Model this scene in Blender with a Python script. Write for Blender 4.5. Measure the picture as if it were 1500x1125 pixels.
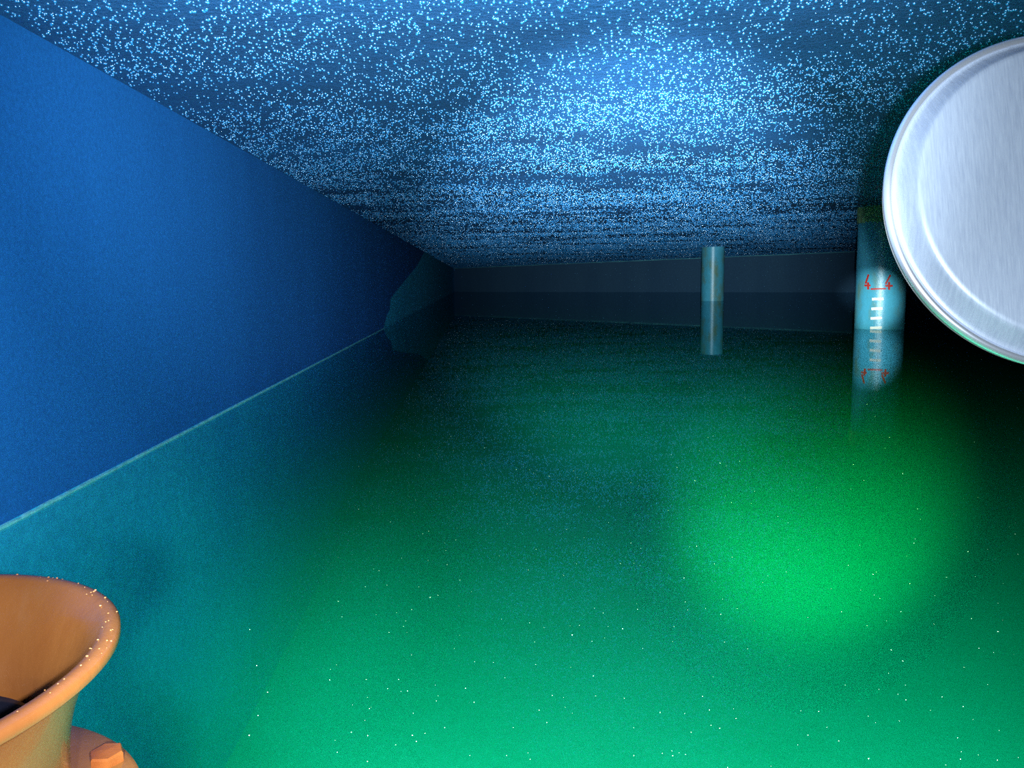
import bpy, bmesh, math, random
import numpy as np
from mathutils import Vector, Matrix

random.seed(7)
rng = np.random.default_rng(7)
for o in list(bpy.data.objects):
    bpy.data.objects.remove(o, do_unlink=True)
S = bpy.context.scene
COL = S.collection

# ------------------------------------------------------------------ camera
# world: z = 0 is the water surface, y runs along the left wall into the tank
F = 1150.0
EYE = Vector((0, 0, 0.8))
def cray(x, y):
    return Vector((x - 750.0, -(y - 562.5), -F))
_w = cray(697, 411).cross(cray(1290, 400)).normalized()
if _w.y < 0:
    _w = -_w
_Y = cray(697, 411)
_Y = (_Y - _w * _Y.dot(_w)).normalized()
_X = _Y.cross(_w)
M = Matrix((_X, _Y, _w))
cam_d = bpy.data.cameras.new('camera')
cam = bpy.data.objects.new('camera', cam_d)
COL.objects.link(cam)
cam.matrix_world = Matrix.Translation(EYE) @ M.to_4x4()
cam_d.sensor_fit = 'HORIZONTAL'
cam_d.sensor_width = 36.0
cam_d.lens = 36.0 * F / 1500.0
cam_d.clip_start = 0.02
cam_d.clip_end = 300
S.camera = cam

def wray(x, y):
    return M @ cray(x, y)
def on_z(x, y, z):
    r = wray(x, y)
    return EYE + r * ((z - EYE.z) / r.z)
def on_x(x, y, xx):
    r = wray(x, y)
    return EYE + r * ((xx - EYE.x) / r.x)

# ------------------------------------------------------------------ view
S.view_settings.view_transform = 'Standard'
S.view_settings.look = 'None'
S.view_settings.gamma = 1.0
S.view_settings.use_curve_mapping = False
S.view_settings.exposure = 0.0

S.cycles.sample_clamp_indirect = 1.5
S.cycles.use_denoising = False   # the photo has visible sensor grain

# ------------------------------------------------------------------ world: the faint blue murk of a dark tank
world = bpy.data.worlds.new('world')
S.world = world
world.use_nodes = True
bg = world.node_tree.nodes['Background']
bg.inputs[0].default_value = (0.05, 0.35, 0.8, 1)
bg.inputs[1].default_value = 0.03

# ------------------------------------------------------------------ lights
def spot(name, loc, target, power, angle, blend, col, rad):
    l = bpy.data.lights.new(name, 'SPOT')
    l.energy = power
    l.spot_size = math.radians(angle)
    l.spot_blend = blend
    l.color = col
    l.shadow_soft_size = rad
    o = bpy.data.objects.new(name, l)
    COL.objects.link(o)
    o.location = loc
    o.rotation_euler = (Vector(target) - Vector(loc)).to_track_quat('-Z', 'Y').to_euler()
    return o
right = M @ Vector((1, 0, 0))
up = M @ Vector((0, 1, 0))
back = M @ Vector((0, 0, 1))
FL = EYE + right * 0.046 + up * -0.004
# the camera's flash: a wide burst plus its hotter centre
spot('flash', FL, FL + wray(700, 520), 310, 115, 0.5, (0.82, 0.94, 1.0), 0.012)
spot('flash_core', FL, FL + wray(700, 120), 1500, 66, 1.0, (0.8, 0.93, 1.0), 0.012)
spot('far_fill', FL, FL + wray(915, 388), 12000, 34, 1.0, (0.75, 0.92, 1.0), 0.012)  # extra beam added to brighten the far end of the tank
GL = EYE + right * 0.0
spot('gauge_fill', GL, GL + wray(1273, 443), 8000, 5.0, 1.0, (0.85, 0.97, 1.0), 0.012)  # narrow beam added to brighten the near column's marks
# a hand torch shone down into the water, then two added fill lights
TL = EYE + right * -0.10 + up * -0.12
spot('torch', TL, on_z(1200, 688, -2.15), 8000, 22, 1.0, (0.6, 1.0, 0.35), 0.03)
spot('floor_fill', TL, TL + wray(1020, 1120), 2100, 74, 0.8, (0.75, 1.0, 0.85), 0.03)  # broad fill added to brighten the floor under the water
spot('wall_fill', TL, TL + wray(430, 800), 700, 25, 1.0, (0.75, 1.0, 1.0), 0.03)  # fill added to brighten the submerged left wall

# ------------------------------------------------------------------ materials
def mat(name):
    m = bpy.data.materials.new(name)
    m.use_nodes = True
    nt = m.node_tree
    p = nt.nodes['Principled BSDF']
    return m, nt, p
def nd(nt, t, **kw):
    n = nt.nodes.new(t)
    for k, v in kw.items():
        setattr(n, k, v)
    return n
def noise(nt, scale, detail=4, rough=0.6, vec_scale=(1, 1, 1)):
    tc = nd(nt, 'ShaderNodeNewGeometry')
    mp = nd(nt, 'ShaderNodeMapping')
    mp.inputs['Scale'].default_value = vec_scale
    nt.links.new(tc.outputs['Position'], mp.inputs['Vector'])
    n = nd(nt, 'ShaderNodeTexNoise')
    n.inputs['Scale'].default_value = scale
    n.inputs['Detail'].default_value = detail
    n.inputs['Roughness'].default_value = rough
    nt.links.new(mp.outputs[0], n.inputs['Vector'])
    return n
def ramp(nt, src, stops):
    r = nd(nt, 'ShaderNodeValToRGB')
    e = r.color_ramp.elements
    while len(e) < len(stops):
        e.new(0.5)
    for k, (p, c) in enumerate(stops):
        e[k].position = p
        e[k].color = tuple(c) + (1,)
    nt.links.new(src, r.inputs[0])
    return r
def bump(nt, p, src, strength, dist):
    b = nd(nt, 'ShaderNodeBump')
    b.inputs['Strength'].default_value = strength
    b.inputs['Distance'].default_value = dist
    nt.links.new(src, b.inputs['Height'])
    nt.links.new(b.outputs[0], p.inputs['Normal'])
    return b

def painted(name, c0, c1, sc=1.2, vs=(1, 1, .35), rough=0.75, bs=0.3, spec=0.25, fine=18):
    m, nt, p = mat(name)
    n = noise(nt, sc, 6, .62, vs)
    r = ramp(nt, n.outputs['Fac'], [(0.3, c0), (0.7, c1)])
    g = noise(nt, fine, 5, .7)
    r2 = ramp(nt, g.outputs['Fac'], [(0.3, (.82,) * 3), (0.7, (1.15,) * 3)])
    mx = nd(nt, 'ShaderNodeMix', data_type='RGBA', blend_type='MULTIPLY')
    mx.inputs[0].default_value = 1
    nt.links.new(r.outputs[0], mx.inputs[6])
    nt.links.new(r2.outputs[0], mx.inputs[7])
    nt.links.new(mx.outputs[2], p.inputs['Base Color'])
    p.inputs['Roughness'].default_value = rough
    p.inputs['Specular IOR Level'].default_value = spec
    bump(nt, p, g.outputs['Fac'], bs, 0.01)
    return m

BLUE = painted('blue_tank_paint', (0.009, 0.140, 0.48), (0.014, 0.185, 0.61), sc=.8, vs=(1, .9, .25), bs=.12, fine=45)
TEAL = painted('teal_tank_wall', (0.02, 0.52, 0.90), (0.04, 0.68, 1.0), sc=1.6, vs=(1, 1, .8))
DIM = painted('far_wall_paint', (0.06, 0.16, 0.30), (0.08, 0.20, 0.34), sc=.4)
FLOORM = painted('tank_floor', (0.10, 0.70, 0.42), (0.14, 0.85, 0.55), sc=1.5, vs=(1, 1, 1), rough=.9)
LIME = painted('pale_lime_line', (0.15, 0.70, 0.75), (0.30, 0.9, 0.95), sc=14, vs=(1, 1, 1), rough=.6)

# ceiling: sprayed blue concrete, damp, with bare patches
m, nt, p = mat('damp_blue_ceiling')
n = noise(nt, 0.55, 8, .62, (.35, 1.1, 1))
r = ramp(nt, n.outputs['Fac'], [(0.30, (0.007, 0.052, 0.15)), (0.52, (0.012, 0.11, 0.32)), (0.75, (0.018, 0.155, 0.43))])
nt.links.new(r.outputs[0], p.inputs['Base Color'])
p.inputs['Roughness'].default_value = 0.5
p.inputs['Specular IOR Level'].default_value = 0.6
g = noise(nt, 34, 5, .75)
bump(nt, p, g.outputs['Fac'], 0.9, 0.03)
CEIL = m

# droplets of condensation
m, nt, p = mat('condensation_drop')
p.inputs['Base Color'].default_value = (0.03, 0.32, 0.78, 1)
p.inputs['Roughness'].default_value = 0.24
p.inputs['IOR'].default_value = 1.9
p.inputs['Specular IOR Level'].default_value = 1.0
p.inputs['Specular Tint'].default_value = (0.85, 0.97, 1, 1)
p.inputs['Metallic'].default_value = 0.0
DROP = m

p.inputs['Coat Weight'].default_value = 1
p.inputs['Coat IOR'].default_value = 1.9
p.inputs['Coat Roughness'].default_value = .16
# water
m = bpy.data.materials.new('green_tank_water')
m.use_nodes = True
nt = m.node_tree
nt.nodes.clear()
out = nd(nt, 'ShaderNodeOutputMaterial')
mx = nd(nt, 'ShaderNodeMixShader')
# mirror share of a water surface, the same from above and below (Schlick)
ge = nd(nt, 'ShaderNodeNewGeometry')
dt = nd(nt, 'ShaderNodeVectorMath', operation='DOT_PRODUCT')
nt.links.new(ge.outputs['Normal'], dt.inputs[0])
nt.links.new(ge.outputs['Incoming'], dt.inputs[1])
ab = nd(nt, 'ShaderNodeMath', operation='ABSOLUTE')
nt.links.new(dt.outputs['Value'], ab.inputs[0])
om = nd(nt, 'ShaderNodeMath', operation='SUBTRACT')
om.inputs[0].default_value = 1
nt.links.new(ab.outputs[0], om.inputs[1])
po = nd(nt, 'ShaderNodeMath', operation='POWER')
po.inputs[1].default_value = 5
nt.links.new(om.outputs[0], po.inputs[0])
fr = nd(nt, 'ShaderNodeMath', operation='MULTIPLY_ADD')
fr.inputs[1].default_value = 0.95
fr.inputs[2].default_value = 0.02
nt.links.new(po.outputs[0], fr.inputs[0])
gl = nd(nt, 'ShaderNodeBsdfGlossy')
gl.inputs['Roughness'].default_value = 0.02
gl.inputs['Color'].default_value = (0.6, 0.72, 0.78, 1)
tr = nd(nt, 'ShaderNodeBsdfTransparent')
nt.links.new(fr.outputs[0], mx.inputs[0])
nt.links.new(tr.outputs[0], mx.inputs[1])
nt.links.new(gl.outputs[0], mx.inputs[2])
nt.links.new(mx.outputs[0], out.inputs['Surface'])
n = noise(nt, 3.0, 2, .5)
b = nd(nt, 'ShaderNodeBump')
b.inputs['Strength'].default_value = 0.05
b.inputs['Distance'].default_value = 0.004
nt.links.new(n.outputs['Fac'], b.inputs['Height'])
nt.links.new(b.outputs[0], gl.inputs['Normal'])
va = nd(nt, 'ShaderNodeVolumeAbsorption')
va.inputs['Color'].default_value = (0.0, 0.72, 0.62, 1)
va.inputs['Density'].default_value = 0.50
vs_ = nd(nt, 'ShaderNodeVolumeScatter')
vs_.inputs['Color'].default_value = (0.0, 0.9, 0.38, 1)
vs_.inputs['Density'].default_value = 0.08
vs_.inputs['Anisotropy'].default_value = 0.0
ad = nd(nt, 'ShaderNodeAddShader')
nt.links.new(va.outputs[0], ad.inputs[0])
nt.links.new(vs_.outputs[0], ad.inputs[1])
nt.links.new(ad.outputs[0], out.inputs['Volume'])
WATER = m

def simple(name, col, rough=.5, metal=0, spec=.5):
    m, nt, p = mat(name)
    p.inputs['Base Color'].default_value = tuple(col) + (1,)
    p.inputs['Roughness'].default_value = rough
    p.inputs['Metallic'].default_value = metal
    p.inputs['Specular IOR Level'].default_value = spec
    return m, nt, p
WHITE = simple('white_mark_paint', (0.95, 0.95, 0.85), .5)[0]
RED = simple('red_mark_paint', (0.50, 0.03, 0.02), .5)[0]
SPECK = simple('pale_speck', (0.30, 0.45, 0.30), .5)[0]
THROAT_SHADE = simple('throat_shade_black', (0.006, 0.006, 0.012), .15)[0]  # darkness inside the open pipe, put into the colour

# column render
m, nt, p = mat('column_render')
n = noise(nt, 2.6, 6, .65, (1, 1, .5))
r = ramp(nt, n.outputs['Fac'], [(0.33, (0.13, 0.26, 0.20)), (0.5, (0.07, 0.40, 0.55)), (0.68, (0.10, 0.48, 0.66))])
nt.links.new(r.outputs[0], p.inputs['Base Color'])
p.inputs['Roughness'].default_value = .33
g = noise(nt, 30, 4, .7)
bump(nt, p, g.outputs['Fac'], .25, .01)
COLM = m
CAPM = painted('column_mortar', (0.16, 0.30, 0.16), (0.30, 0.42, 0.22), sc=14, vs=(1, 1, 1), bs=.8)

# glazed orange bell mouth
m, nt, p = mat('ochre_enamel')
n = noise(nt, 5, 5, .6, (1, 1, .4))
r = ramp(nt, n.outputs['Fac'], [(0.3, (0.155, 0.045, 0.011)), (0.55, (0.19, 0.064, 0.017)), (0.75, (0.215, 0.092, 0.040))])
nt.links.new(r.outputs[0], p.inputs['Base Color'])
p.inputs['Roughness'].default_value = .32
p.inputs['Coat Weight'].default_value = .35
p.inputs['Coat Roughness'].default_value = .08
g = noise(nt, 60, 3, .6)
bump(nt, p, g.outputs['Fac'], .25, .002)
OCHRE = m
OCHRE2 = painted('ochre_enamel_rust', (0.15, 0.03, 0.008), (0.20, 0.055, 0.012), sc=12, rough=.3, bs=.15, spec=.6)

# brushed stainless steel
m, nt, p = mat('brushed_steel')
tc = nd(nt, 'ShaderNodeTexCoord')
mp = nd(nt, 'ShaderNodeMapping')
mp.inputs['Scale'].default_value = (60, 4, 4)
nt.links.new(tc.outputs['Object'], mp.inputs['Vector'])
n = nd(nt, 'ShaderNodeTexNoise')
n.inputs['Scale'].default_value = 5
n.inputs['Detail'].default_value = 6
n.inputs['Roughness'].default_value = .75
nt.links.new(mp.outputs[0], n.inputs['Vector'])
r = ramp(nt, n.outputs['Fac'], [(0.3, (0.125, 0.15, 0.205)), (0.7, (0.18, 0.21, 0.265))])
nt.links.new(r.outputs[0], p.inputs['Base Color'])
p.inputs['Metallic'].default_value = .2
p.inputs['Roughness'].default_value = .45
bump(nt, p, n.outputs['Fac'], .25, .001)
STEEL = m
BRIGHT = simple('polished_steel', (0.75, 0.79, 0.90), .22, .9)[0]

# ------------------------------------------------------------------ mesh helpers
def link(name, bm, mats, parent=None, smooth=False, recalc=True):
    if recalc:
        bmesh.ops.recalc_face_normals(bm, faces=bm.faces)
    me = bpy.data.meshes.new(name)
    bm.to_mesh(me)
    bm.free()
    for mm in (mats if isinstance(mats, (list, tuple)) else [mats]):
        me.materials.append(mm)
    if smooth:
        for f in me.polygons:
            f.use_smooth = True
    o = bpy.data.objects.new(name, me)
    COL.objects.link(o)
    if parent:
        o.parent = parent
    return o
def empty(name, loc=(0, 0, 0), rot=None):
    o = bpy.data.objects.new(name, None)
    COL.objects.link(o)
    o.location = loc
    if rot:
        o.rotation_euler = rot
    return o
def tag(o, label=None, cat=None, group=None, kind=None):
    if label: o['label'] = label
    if cat: o['category'] = cat
    if group: o['group'] = group
    if kind: o['kind'] = kind
    return o
def box(bm, x0, x1, y0, y1, z0, z1):
    v = [bm.verts.new(c) for c in ((x0, y0, z0), (x1, y0, z0), (x1, y1, z0), (x0, y1, z0), (x0, y0, z1), (x1, y0, z1), (x1, y1, z1), (x0, y1, z1))]
    for f in ((0, 3, 2, 1), (4, 5, 6, 7), (0, 1, 5, 4), (1, 2, 6, 5), (2, 3, 7, 6), (3, 0, 4, 7)):
        bm.faces.new([v[i] for i in f])
def lathe(bm, prof, seg=96, closed=False, cap0=False, cap1=False):
    rings = []
    for (r, z) in prof:
        if r < 1e-6:
            rings.append([bm.verts.new((0, 0, z))])
        else:
            rings.append([bm.verts.new((r * math.cos(2 * math.pi * k / seg), r * math.sin(2 * math.pi * k / seg), z)) for k in range(seg)])
    pairs = list(zip(rings[:-1], rings[1:]))
    if closed:
        pairs.append((rings[-1], rings[0]))
    for a, b in pairs:
        for k in range(seg):
            k2 = (k + 1) % seg
            if len(a) == 1 and len(b) == 1:
                continue
            if len(a) == 1:
                bm.faces.new((a[0], b[k], b[k2]))
            elif len(b) == 1:
                bm.faces.new((a[k], a[k2], b[0]))
            else:
                bm.faces.new((a[k], a[k2], b[k2], b[k]))
    if cap0 and len(rings[0]) > 1: bm.faces.new(rings[0])
    if cap1 and len(rings[-1]) > 1: bm.faces.new(rings[-1])
def autosmooth(o, ang=35):
    me = o.data
    me.polygons.foreach_set('use_smooth', [True] * len(me.polygons))
    me.set_sharp_from_angle(angle=math.radians(ang))

# ------------------------------------------------------------------ setting
XL = -1.62            # left wall
ZC = 1.742            # ceiling
ZF = -2.15            # floor
YB = 60.0             # corner of left and far wall
XR = 30.0
YN = -1.2
def far_y(x):
    return 59.0 + (31.6 - 59.0) * (x - XL) / (17.3 - XL)
YC = far_y(XL)
YR = far_y(XR)

bm = bmesh.new()
pts = [(XL - .3, YN), (XR + 1, YN), (XR + 1, YR), (XL - .3, YC + 1)]
def slab(bm, pts, z0, z1):
    a = [bm.verts.new((x, y, z0)) for x, y in pts]
    b = [bm.verts.new((x, y, z1)) for x, y in pts]
    bm.faces.new(a[::-1]); bm.faces.new(b)
    for k in range(len(pts)):
        j = (k + 1) % len(pts)
        bm.faces.new((a[k], a[j], b[j], b[k]))
slab(bm, pts, ZC, ZC + .25)
tag(link('ceiling', bm, CEIL), kind='structure')
bm = bmesh.new()
slab(bm, pts, ZF - .25, ZF)
tag(link('floor', bm, FLOORM), kind='structure')

# left wall: blue paint down to the waterline as far as a ragged edge, teal wall beyond and below
pw = [on_x(px_, py_, XL) for px_, py_ in ((562, 483), (563, 476), (566, 464), (571, 453), (572, 438), (584, 422), (598, 405), (611, 389), (622, 376))]
edge = []
for q in pw:
    zz = min(max(q.z, 0.012), ZC)
    if edge and zz <= edge[-1][1] + .01:
        zz = edge[-1][1] + .01
    edge.append((q.y, zz))
edge[-1] = (edge[-1][0], ZC)
print('EDGE', edge)
bm = bmesh.new()
def wv(y, z, x=XL): return bm.verts.new((x, y, z))
ev = [wv(y, z) for y, z in edge]
la = [wv(YN, z) for y, z in edge]
ra = [wv(YC, z) for y, z in edge]
for i in range(len(edge) - 1):
    fc = bm.faces.new((la[i], ev[i], ev[i + 1], la[i + 1])); fc.material_index = 0
    fc = bm.faces.new((ev[i], ra[i], ra[i + 1], ev[i + 1])); fc.material_index = 1
e_ = wv(YN, ZF - .1); m_ = wv(edge[0][0], ZF - .1); f_ = wv(YC, ZF - .1)
fc = bm.faces.new((e_, m_, ev[0], la[0])); fc.material_index = 1
fc = bm.faces.new((m_, f_, ra[0], ev[0])); fc.material_index = 1
# thickness behind
g_ = [bm.verts.new((XL - .3, y, z)) for y, z in ((YN, ZC), (YN, ZF - .1), (YC, ZF - .1), (YC, ZC))]
bm.faces.new(g_)
bm.faces.new(la[::-1] + [e_, g_[1], g_[0]])
bm.faces.new(ra + [g_[3], g_[2], f_])
tag(link('wall_left', bm, [BLUE, TEAL]), kind='structure')

# far wall, running back towards the right
bm = bmesh.new()
dx, dy = XR - XL, YR - YC
Ln = math.hypot(dx, dy); nx, ny = -dy / Ln * .3, dx / Ln * .3
slab(bm, [(XL, YC), (XR, YR), (XR + nx, YR + ny), (XL + nx, YC + ny)], ZF - .1, ZC)
tag(link('wall_back', bm, DIM), kind='structure')

# lime line along the water's edge on the left wall
bm = bmesh.new()
N = 260
y0, y1 = 1.0, edge[0][0] + .1
prev = None
for k in range(N + 1):
    y = y0 * (y1 / y0) ** (k / N)
    w = 0.007 * (1 + .35 * math.sin(k * .9) * math.sin(k * .37)) + random.uniform(-.002, .002)
    t = 0.006 + random.uniform(0, .003)
    cur = [bm.verts.new(c) for c in ((XL, y, -0.004), (XL + t, y, -0.002), (XL + t, y, w), (XL, y, w + .003))]
    if prev:
        for i in range(3):
            bm.faces.new((prev[i], prev[i + 1], cur[i + 1], cur[i]))
    prev = cur
tag(link('trim_1', bm, LIME), kind='structure')
# pale seam between the far wall and the ceiling
bm = bmesh.new()
ux, uy = dx / Ln, dy / Ln
prev = None
for k in range(90):
    s = k / 89 * Ln
    w = .03 + random.uniform(-.01, .01)
    x, y = XL + ux * s, YC + uy * s
    o1 = (uy * .04, -ux * .04)
    cur = [bm.verts.new(c) for c in ((x, y, ZC - w), (x + o1[0], y + o1[1], ZC - w), (x + o1[0], y + o1[1], ZC - .001), (x, y, ZC - .001))]
    if prev:
        for i in range(3):
            bm.faces.new((prev[i], prev[i + 1], cur[i + 1], cur[i]))
    prev = cur
tag(link('trim_2', bm, LIME), kind='structure')

# water body
bm = bmesh.new()
wp = [(XL - .004, YN + .0), (XR + .5, YN), (XR + .0, YR + .05), (XL - .004, YC + .05)]
slab(bm, wp, ZF - .1, 0.0)
w = link('green_water', bm, WATER)
tag(w, 'still green water filling the tank up to the foot of the blue wall', 'water', kind='stuff')

# ------------------------------------------------------------------ condensation drops on the ceiling (uncountable)
NP = 1700000
ys = rng.uniform(1.2, 58, NP * 2)
xs = rng.uniform(XL + .01, 29, NP * 2)
keep = (xs < ys * .80 + .8) & (ys < far_y(xs) - .3)
xs, ys = xs[keep], ys[keep]
d = np.hypot(xs, ys)
# smooth value noise for the patches
def vnoise(x, y, s, seed):
    g = np.random.default_rng(seed).random((256, 256))
    x = x * s; y = y * s
    xi = np.floor(x).astype(int); yi = np.floor(y).astype(int)
    fx = x - xi; fy = y - yi
    fx = fx * fx * (3 - 2 * fx); fy = fy * fy * (3 - 2 * fy)
    q = lambda a, b: g[a % 256, b % 256]
    return (q(xi, yi) * (1 - fx) + q(xi + 1, yi) * fx) * (1 - fy) + (q(xi, yi + 1) * (1 - fx) + q(xi + 1, yi + 1) * fx) * fy
pn = .45 * vnoise(xs * .6, ys * 1.2, 1.0, 1) + .3 * vnoise(xs, ys * 1.6, 2.7, 2) + .25 * vnoise(xs, ys * 1.4, 7.0, 3)
dens = np.clip((pn - .22) * 2.2, .06, 1)
lod = 1 / (1 + (d / 9.0) ** 2)
BASE = 1.0
keep = rng.random(len(xs)) < dens * lod * BASE
xs, ys, d = xs[keep], ys[keep], d[keep]
rad = 0.0040 * rng.uniform(.55, 1.35, len(xs)) * np.sqrt(1 + (d / 9.0) ** 2)
me = bpy.data.meshes.new('condensation_drops')
me.vertices.add(len(xs))
co = np.stack([xs, ys, np.full(len(xs), ZC)], 1).astype(np.float32)
me.vertices.foreach_set('co', co.ravel())
at = me.attributes.new('rad', 'FLOAT', 'POINT')
at.data.foreach_set('value', rad.astype(np.float32))
me.materials.append(DROP)
drops = bpy.data.objects.new('condensation_drops', me)
COL.objects.link(drops)
tag(drops, 'glittering water drops hanging all over the underside of the blue ceiling', 'water drops', kind='stuff')
print('DROPS', len(xs))
ng = bpy.data.node_groups.new('drops', 'GeometryNodeTree')
ng.interface.new_socket('Geometry', in_out='INPUT', socket_type='NodeSocketGeometry')
ng.interface.new_socket('Geometry', in_out='OUTPUT', socket_type='NodeSocketGeometry')
gi = ng.nodes.new('NodeGroupInput'); go = ng.nodes.new('NodeGroupOutput')
iop = ng.nodes.new('GeometryNodeInstanceOnPoints')
uv = ng.nodes.new('GeometryNodeMeshUVSphere')
uv.inputs['Segments'].default_value = 12
uv.inputs['Rings'].default_value = 8
uv.inputs['Radius'].default_value = 1
sm = ng.nodes.new('GeometryNodeSetShadeSmooth')
smt = ng.nodes.new('GeometryNodeSetMaterial')
smt.inputs['Material'].default_value = DROP
na = ng.nodes.new('GeometryNodeInputNamedAttribute')
na.data_type = 'FLOAT'
na.inputs['Name'].default_value = 'rad'
ng.links.new(gi.outputs[0], iop.inputs['Points'])
ng.links.new(uv.outputs['Mesh'], sm.inputs['Geometry'])
ng.links.new(sm.outputs[0], smt.inputs['Geometry'])
ng.links.new(smt.outputs[0], iop.inputs['Instance'])
ng.links.new(na.outputs['Attribute'], iop.inputs['Scale'])
ng.links.new(iop.outputs[0], go.inputs[0])
md = drops.modifiers.new('drops', 'NODES')
md.node_group = ng

# ------------------------------------------------------------------ columns
def column(name, cx, cy, R, label):
    t = empty(name, (cx, cy, ZF))
    tag(t, label, 'column', 'round columns holding up the ceiling')
    bm = bmesh.new()
    H = ZC - ZF
    prof = [(R, 0)] + [(R * (1 + .004 * math.sin(k * 2.1)), H * k / 20) for k in range(1, 20)] + [(R, H)]
    lathe(bm, prof, 96, cap0=True, cap1=True)
    o = link('shaft', bm, COLM, t)
    autosmooth(o)
    return t
c = on_z(1287.5, 483, 0)
dirc = Vector((c.x, c.y, 0)).normalized()
RN = .335
cn = c + dirc * RN
near = column('column', cn.x, cn.y, RN, 'near round column beside the steel lid, with red fours and white gauge marks')
c2 = on_z(1043.5, 441, 0)
dir2 = Vector((c2.x, c2.y, 0)).normalized()
RF = .365
cf = c2 + dir2 * RF
far = column('column', cf.x, cf.y, RF, 'plain smaller far round column standing right of centre before the far wall')

# mortar band at the head of the near column
bm = bmesh.new()
seg = 96
rows = []
for j, z in enumerate((ZC - .001, ZC - .06, ZC - .12, ZC - .18, ZC - .23)):
    rows.append([bm.verts.new(((RN + .016 + random.uniform(-.006, .006) - (.012 if j == 4 else 0)) * math.cos(2 * math.pi * k / seg),
                               (RN + .016 + random.uniform(-.006, .006) - (.012 if j == 4 else 0)) * math.sin(2 * math.pi * k / seg),
                               z - ZF + (random.uniform(-.02, .02) if j == 4 else 0))) for k in range(seg)])
for a_, b_ in zip(rows[:-1], rows[1:]):
    for k in range(seg):
        bm.faces.new((a_[k], a_[(k + 1) % seg], b_[(k + 1) % seg], b_[k]))
o = link('mortar_band', bm, CAPM, near)
o['label'] = 'rough yellowish mortar band'

# painted marks wrapped on the near column
base_ang = math.atan2(-dirc.y, -dirc.x)        # faces the camera
def mark_pt(px, py):
    """height and angle on the column front of a mark drawn at this spot of the photo"""
    r = wray(px, py)
    ox, oy = EYE.x - cn.x, EYE.y - cn.y
    A = r.x ** 2 + r.y ** 2; B = ox * r.x + oy * r.y; Cc = ox * ox + oy * oy - RN * RN
    s = (-B - math.sqrt(max(B * B - A * Cc, 0))) / A
    q = EYE + r * s
    return math.atan2(q.y - cn.y, q.x - cn.x), q.z
def stroke(bm, p0, p1, wpx, n=8):
    a0 = Vector(p0); a1 = Vector(p1)
    dd = (a1 - a0).normalized(); nn = Vector((-dd.y, dd.x)) * wpx / 2
    rowsv = []
    for k in range(n + 1):
        c0 = a0.lerp(a1, k / n)
        vv = []
        for sgn in (-1, 1):
            an, z = mark_pt(*(c0 + nn * sgn))
            for rr in (RN - .004, RN + .003):
                vv.append(bm.verts.new((rr * math.cos(an), rr * math.sin(an), z - ZF)))
        rowsv.append(vv)
    for a_, b_ in zip(rowsv[:-1], rowsv[1:]):
        for i, j in ((0, 1), (1, 3), (3, 2), (2, 0)):
            bm.faces.new((a_[i], a_[j], b_[j], b_[i]))
    bm.faces.new((rowsv[0][0], rowsv[0][1], rowsv[0][3], rowsv[0][2]))
    bm.faces.new((rowsv[-1][0], rowsv[-1][1], rowsv[-1][3], rowsv[-1][2]))
for st in ((((1272.4, 402), (1268, 415.5)), ((1266.5, 418.2), (1275.3, 418)), ((1271.7, 413.5), (1271.7, 424))),
           (((1304.4, 402.5), (1297.3, 416)), ((1296.5, 418.6), (1307.6, 418.6)), ((1302.3, 413), (1302.3, 424.5)))):
    bm = bmesh.new()
    for (p0, p1), w_ in zip(st, (2.6, 3.0, 3.0)):
        stroke(bm, p0, p1, w_)
    o = link('numeral_four', bm, RED, near)
    o['label'] = 'red painted numeral 4'
bm = bmesh.new()
stroke(bm, (1275.6, 423.4), (1298, 422.8), 2.4)
o = link('datum_line', bm, RED, near)
o['label'] = 'thin red line joining the fours'
for x0_, x1_, py in ((1277.4, 1294.3, 437.8), (1276.5, 1292.8, 452), (1275.4, 1292, 466), (1274.7, 1291.6, 480)):
    bm = bmesh.new()
    stroke(bm, (x0_, py + .5), (x1_, py - .3), 3.8)
    o = link('gauge_mark', bm, WHITE, near)
    o['label'] = 'white gauge dash'

# ------------------------------------------------------------------ ochre bell-mouth overflow at lower left
K = .45
bx, by = -1.779 * K, 2.044 * K
zr = EYE.z - K
RR = .730 * K                      # outer radius of the lip
zf_ = EYE.z - K * 1.57             # flange top
t = empty('overflow_pipe', (bx, by, ZF))
tag(t, 'ochre enamelled bell-mouth overflow pipe with a bolted flange at lower left', 'pipe')
bm = bmesh.new()
RNK = .252
hz_ = zr - zf_
outer = []
for k in range(15):
    u = k / 14
    outer.append((RNK + (RR - .02 - RNK) * u ** 3.0, zf_ + .004 + (hz_ - .028) * u))
lip = [(RR - .013, zr - .022), (RR - .004, zr - .021), (RR, zr - .017), (RR, zr - .007), (RR - .003, zr - .003), (RR - .009, zr), (RR - .017, zr), (RR - .024, zr - .004), (RR - .030, zr - .012)]
inner = []
for k in range(15):
    u = 1 - k / 14
    inner.append((RNK - .022 + (RR - .038 - RNK + .022) * u ** 2.0, zf_ + .015 + (hz_ - .033) * u))
inner += [(RNK - .022, zf_ - .05)]
prof = [(r_, z_ - ZF) for r_, z_ in [(RNK + .01, zf_)] + outer + lip + inner]
lathe(bm, prof, 128)
o = link('bell_mouth', bm, OCHRE, t)
autosmooth(o, 50)
bm = bmesh.new()
lathe(bm, [(r_, z_ - ZF) for r_, z_ in [(RNK - .0235, .198), (RNK - .028, .190), (RNK - .03, zf_ - .1), (RNK - .03, zf_ - .5)]], 96)
lathe(bm, [(0, zf_ - .45 - ZF), (RNK - .03, zf_ - .45 - ZF)], 96)
o = link('throat', bm, THROAT_SHADE, t)
autosmooth(o)
o['label'] = 'throat with its shade painted black'
FR = .755 * K
bm = bmesh.new()
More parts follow.
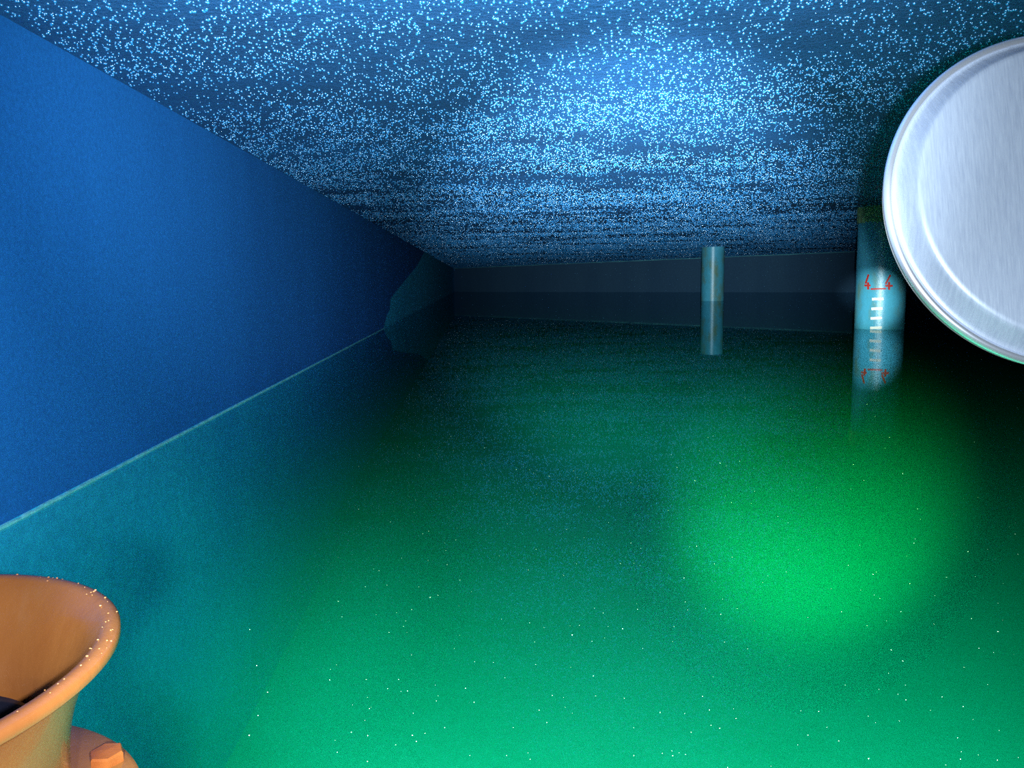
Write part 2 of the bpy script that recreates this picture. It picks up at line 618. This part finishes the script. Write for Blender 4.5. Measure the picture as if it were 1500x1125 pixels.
lathe(bm, [(r_, z_ - ZF) for r_, z_ in [(RNK - .02, zf_ - .028), (RNK - .02, zf_), (RNK + .03, zf_ + .004), (FR - .008, zf_), (FR, zf_ - .006), (FR, zf_ - .024), (FR - .004, zf_ - .028)]], 128, closed=True)
o = link('flange', bm, OCHRE, t)
autosmooth(o)
bm = bmesh.new()
lathe(bm, [(RNK - .001, zf_ - .028 - ZF), (RNK - .001, 0.0)], 96)
o = link('standpipe', bm, OCHRE2, t)
autosmooth(o)
# hex bolts round the flange; one of them lands where the photo shows it
q = on_z(156, 1105, zf_ + .012)
ba = math.atan2(q.y - by, q.x - bx)
BR = math.hypot(q.x - bx, q.y - by)
print('BOLT R', BR, 'flange', FR)
def bolt_bm():
    bm = bmesh.new()
    lathe(bm, [(.025, -.001), (.025, .013), (.023, .0165), (0, .018)], 6)
    return bm
b0 = None
for k in range(8):
    an = ba + 2 * math.pi * k / 8
    if b0 is None:
        b0 = link('bolt', bolt_bm(), OCHRE2, t)
        o = b0
        o['label'] = 'reddish ochre hex bolt'
    else:
        o = b0.copy(); COL.objects.link(o); o.parent = t
    o.location = (BR * math.cos(an), BR * math.sin(an), zf_ + .001 - ZF)
    o.rotation_euler = (0, 0, an + .3)

# ------------------------------------------------------------------ stainless lid at upper right
D = 1.3
cpos = EYE + wray(1560, 291) * (D / F)
RD = 257 / F * D
nrm = (M @ Vector((-.10, .13, 1))).normalized()
zx = nrm
xx = (right - zx * right.dot(zx)).normalized()
yy = zx.cross(xx)
t = empty('steel_lid', cpos)
t.rotation_euler = Matrix((xx, yy, zx)).transposed().to_euler()
tag(t, 'round domed stainless steel lid with a rolled rim hanging at upper right', 'lid')
bm = bmesh.new()
prof = [(0, .047), (RD * .5, .0465), (RD * .83, .0435), (RD * .850, .0425), (RD * .862, .040), (RD * .875, .035), (RD * .925, .0135), (RD * .937, .010), (RD * .965, .008)]
lathe(bm, prof + [(RD * .965, .003), (RD * .93, .005), (RD * .87, .030), (RD * .84, .038), (0, .042)], 192)
o = link('dome', bm, STEEL, t)
autosmooth(o, 45)
bm = bmesh.new()
rp = []
for k in range(14):
    an = 2 * math.pi * k / 14
    rp.append((RD - .0085 + .0085 * math.cos(an), .004 + .0085 * math.sin(an)))
lathe(bm, rp, 192, closed=True)
o = link('rim_bead', bm, BRIGHT, t)
autosmooth(o, 60)
o['label'] = 'polished rolled rim'
bm = bmesh.new()
lathe(bm, [(RD * .945, -.0045), (RD * .985, -.0045), (RD * .985, -.012), (RD * .945, -.012)], 128, closed=True)
o = link('gasket', bm, simple('grey_rubber', (.12, .12, .13), .6)[0], t)
# hanger: bracket behind the lid and rod up to the ceiling, both out of the photo's frame
bm = bmesh.new()
lathe(bm, [(0, .046), (.05, .046), (.05, .02), (.016, .01), (.016, -.10), (0, -.10)], 24)
o = link('stub', bm, STEEL, t)
bpos = cpos + nrm * -.085
bm = bmesh.new()
lathe(bm, [(0, 0), (.012, 0), (.012, ZC - bpos.z), (0, ZC - bpos.z)], 20)
o = link('hanger_rod', bm, STEEL)
o.parent = t
bpy.context.view_layer.update()
o.matrix_parent_inverse = t.matrix_world.inverted()
o.location = bpos

# ------------------------------------------------------------------ pale specks drifting on the water
bm = bmesh.new()
big = [(366, 922), (376, 975), (365, 1077), (392, 1014), (378, 1048), (604, 1077), (1233, 896), (1018, 704), (912, 921), (630, 875), (682, 1008), (1462, 925), (1418, 808), (838, 930), (1487, 782)]
def speck(px, py, r_):
    c0 = on_z(px, py, 0.001)
    bmesh.ops.create_icosphere(bm, subdivisions=1, radius=r_, matrix=Matrix.Translation(c0) @ Matrix.Diagonal((1, 1, .5, 1)))
for px, py in big:
    speck(px, py, random.uniform(.0009, .0014))
for k in range(330):
    py = 560 + 565 * random.random() ** .8
    px = random.uniform(480, 1500)
    speck(px, py, random.uniform(.0004, .0009) * (1 if py > 700 else 1.6))
o = link('floating_specks', bm, SPECK)
tag(o, 'tiny pale specks scattered over the surface of the green water', 'specks', kind='stuff')

# water beads sitting on the lip of the bell mouth
bm = bmesh.new()
for k in range(90):
    an = random.uniform(-1.9, 1.6)
    rr = RR - random.uniform(.002, .022)
    zz = zr - (.003 if rr > RR - .006 else 0.0)
    bmesh.ops.create_icosphere(bm, subdivisions=2, radius=random.uniform(.0006, .0019), matrix=Matrix.Translation((bx + rr * math.cos(an), by + rr * math.sin(an), zz)) @ Matrix.Diagonal((1, 1, .6, 1)))
m, nt, p = simple('water_bead', (.36, .14, .05), .12, 0, 1.0)
p.inputs['IOR'].default_value = 1.6
o = link('water_beads', bm, m, smooth=True)
tag(o, 'small shiny water beads on the lip of the ochre bell mouth', 'water drops', kind='stuff')
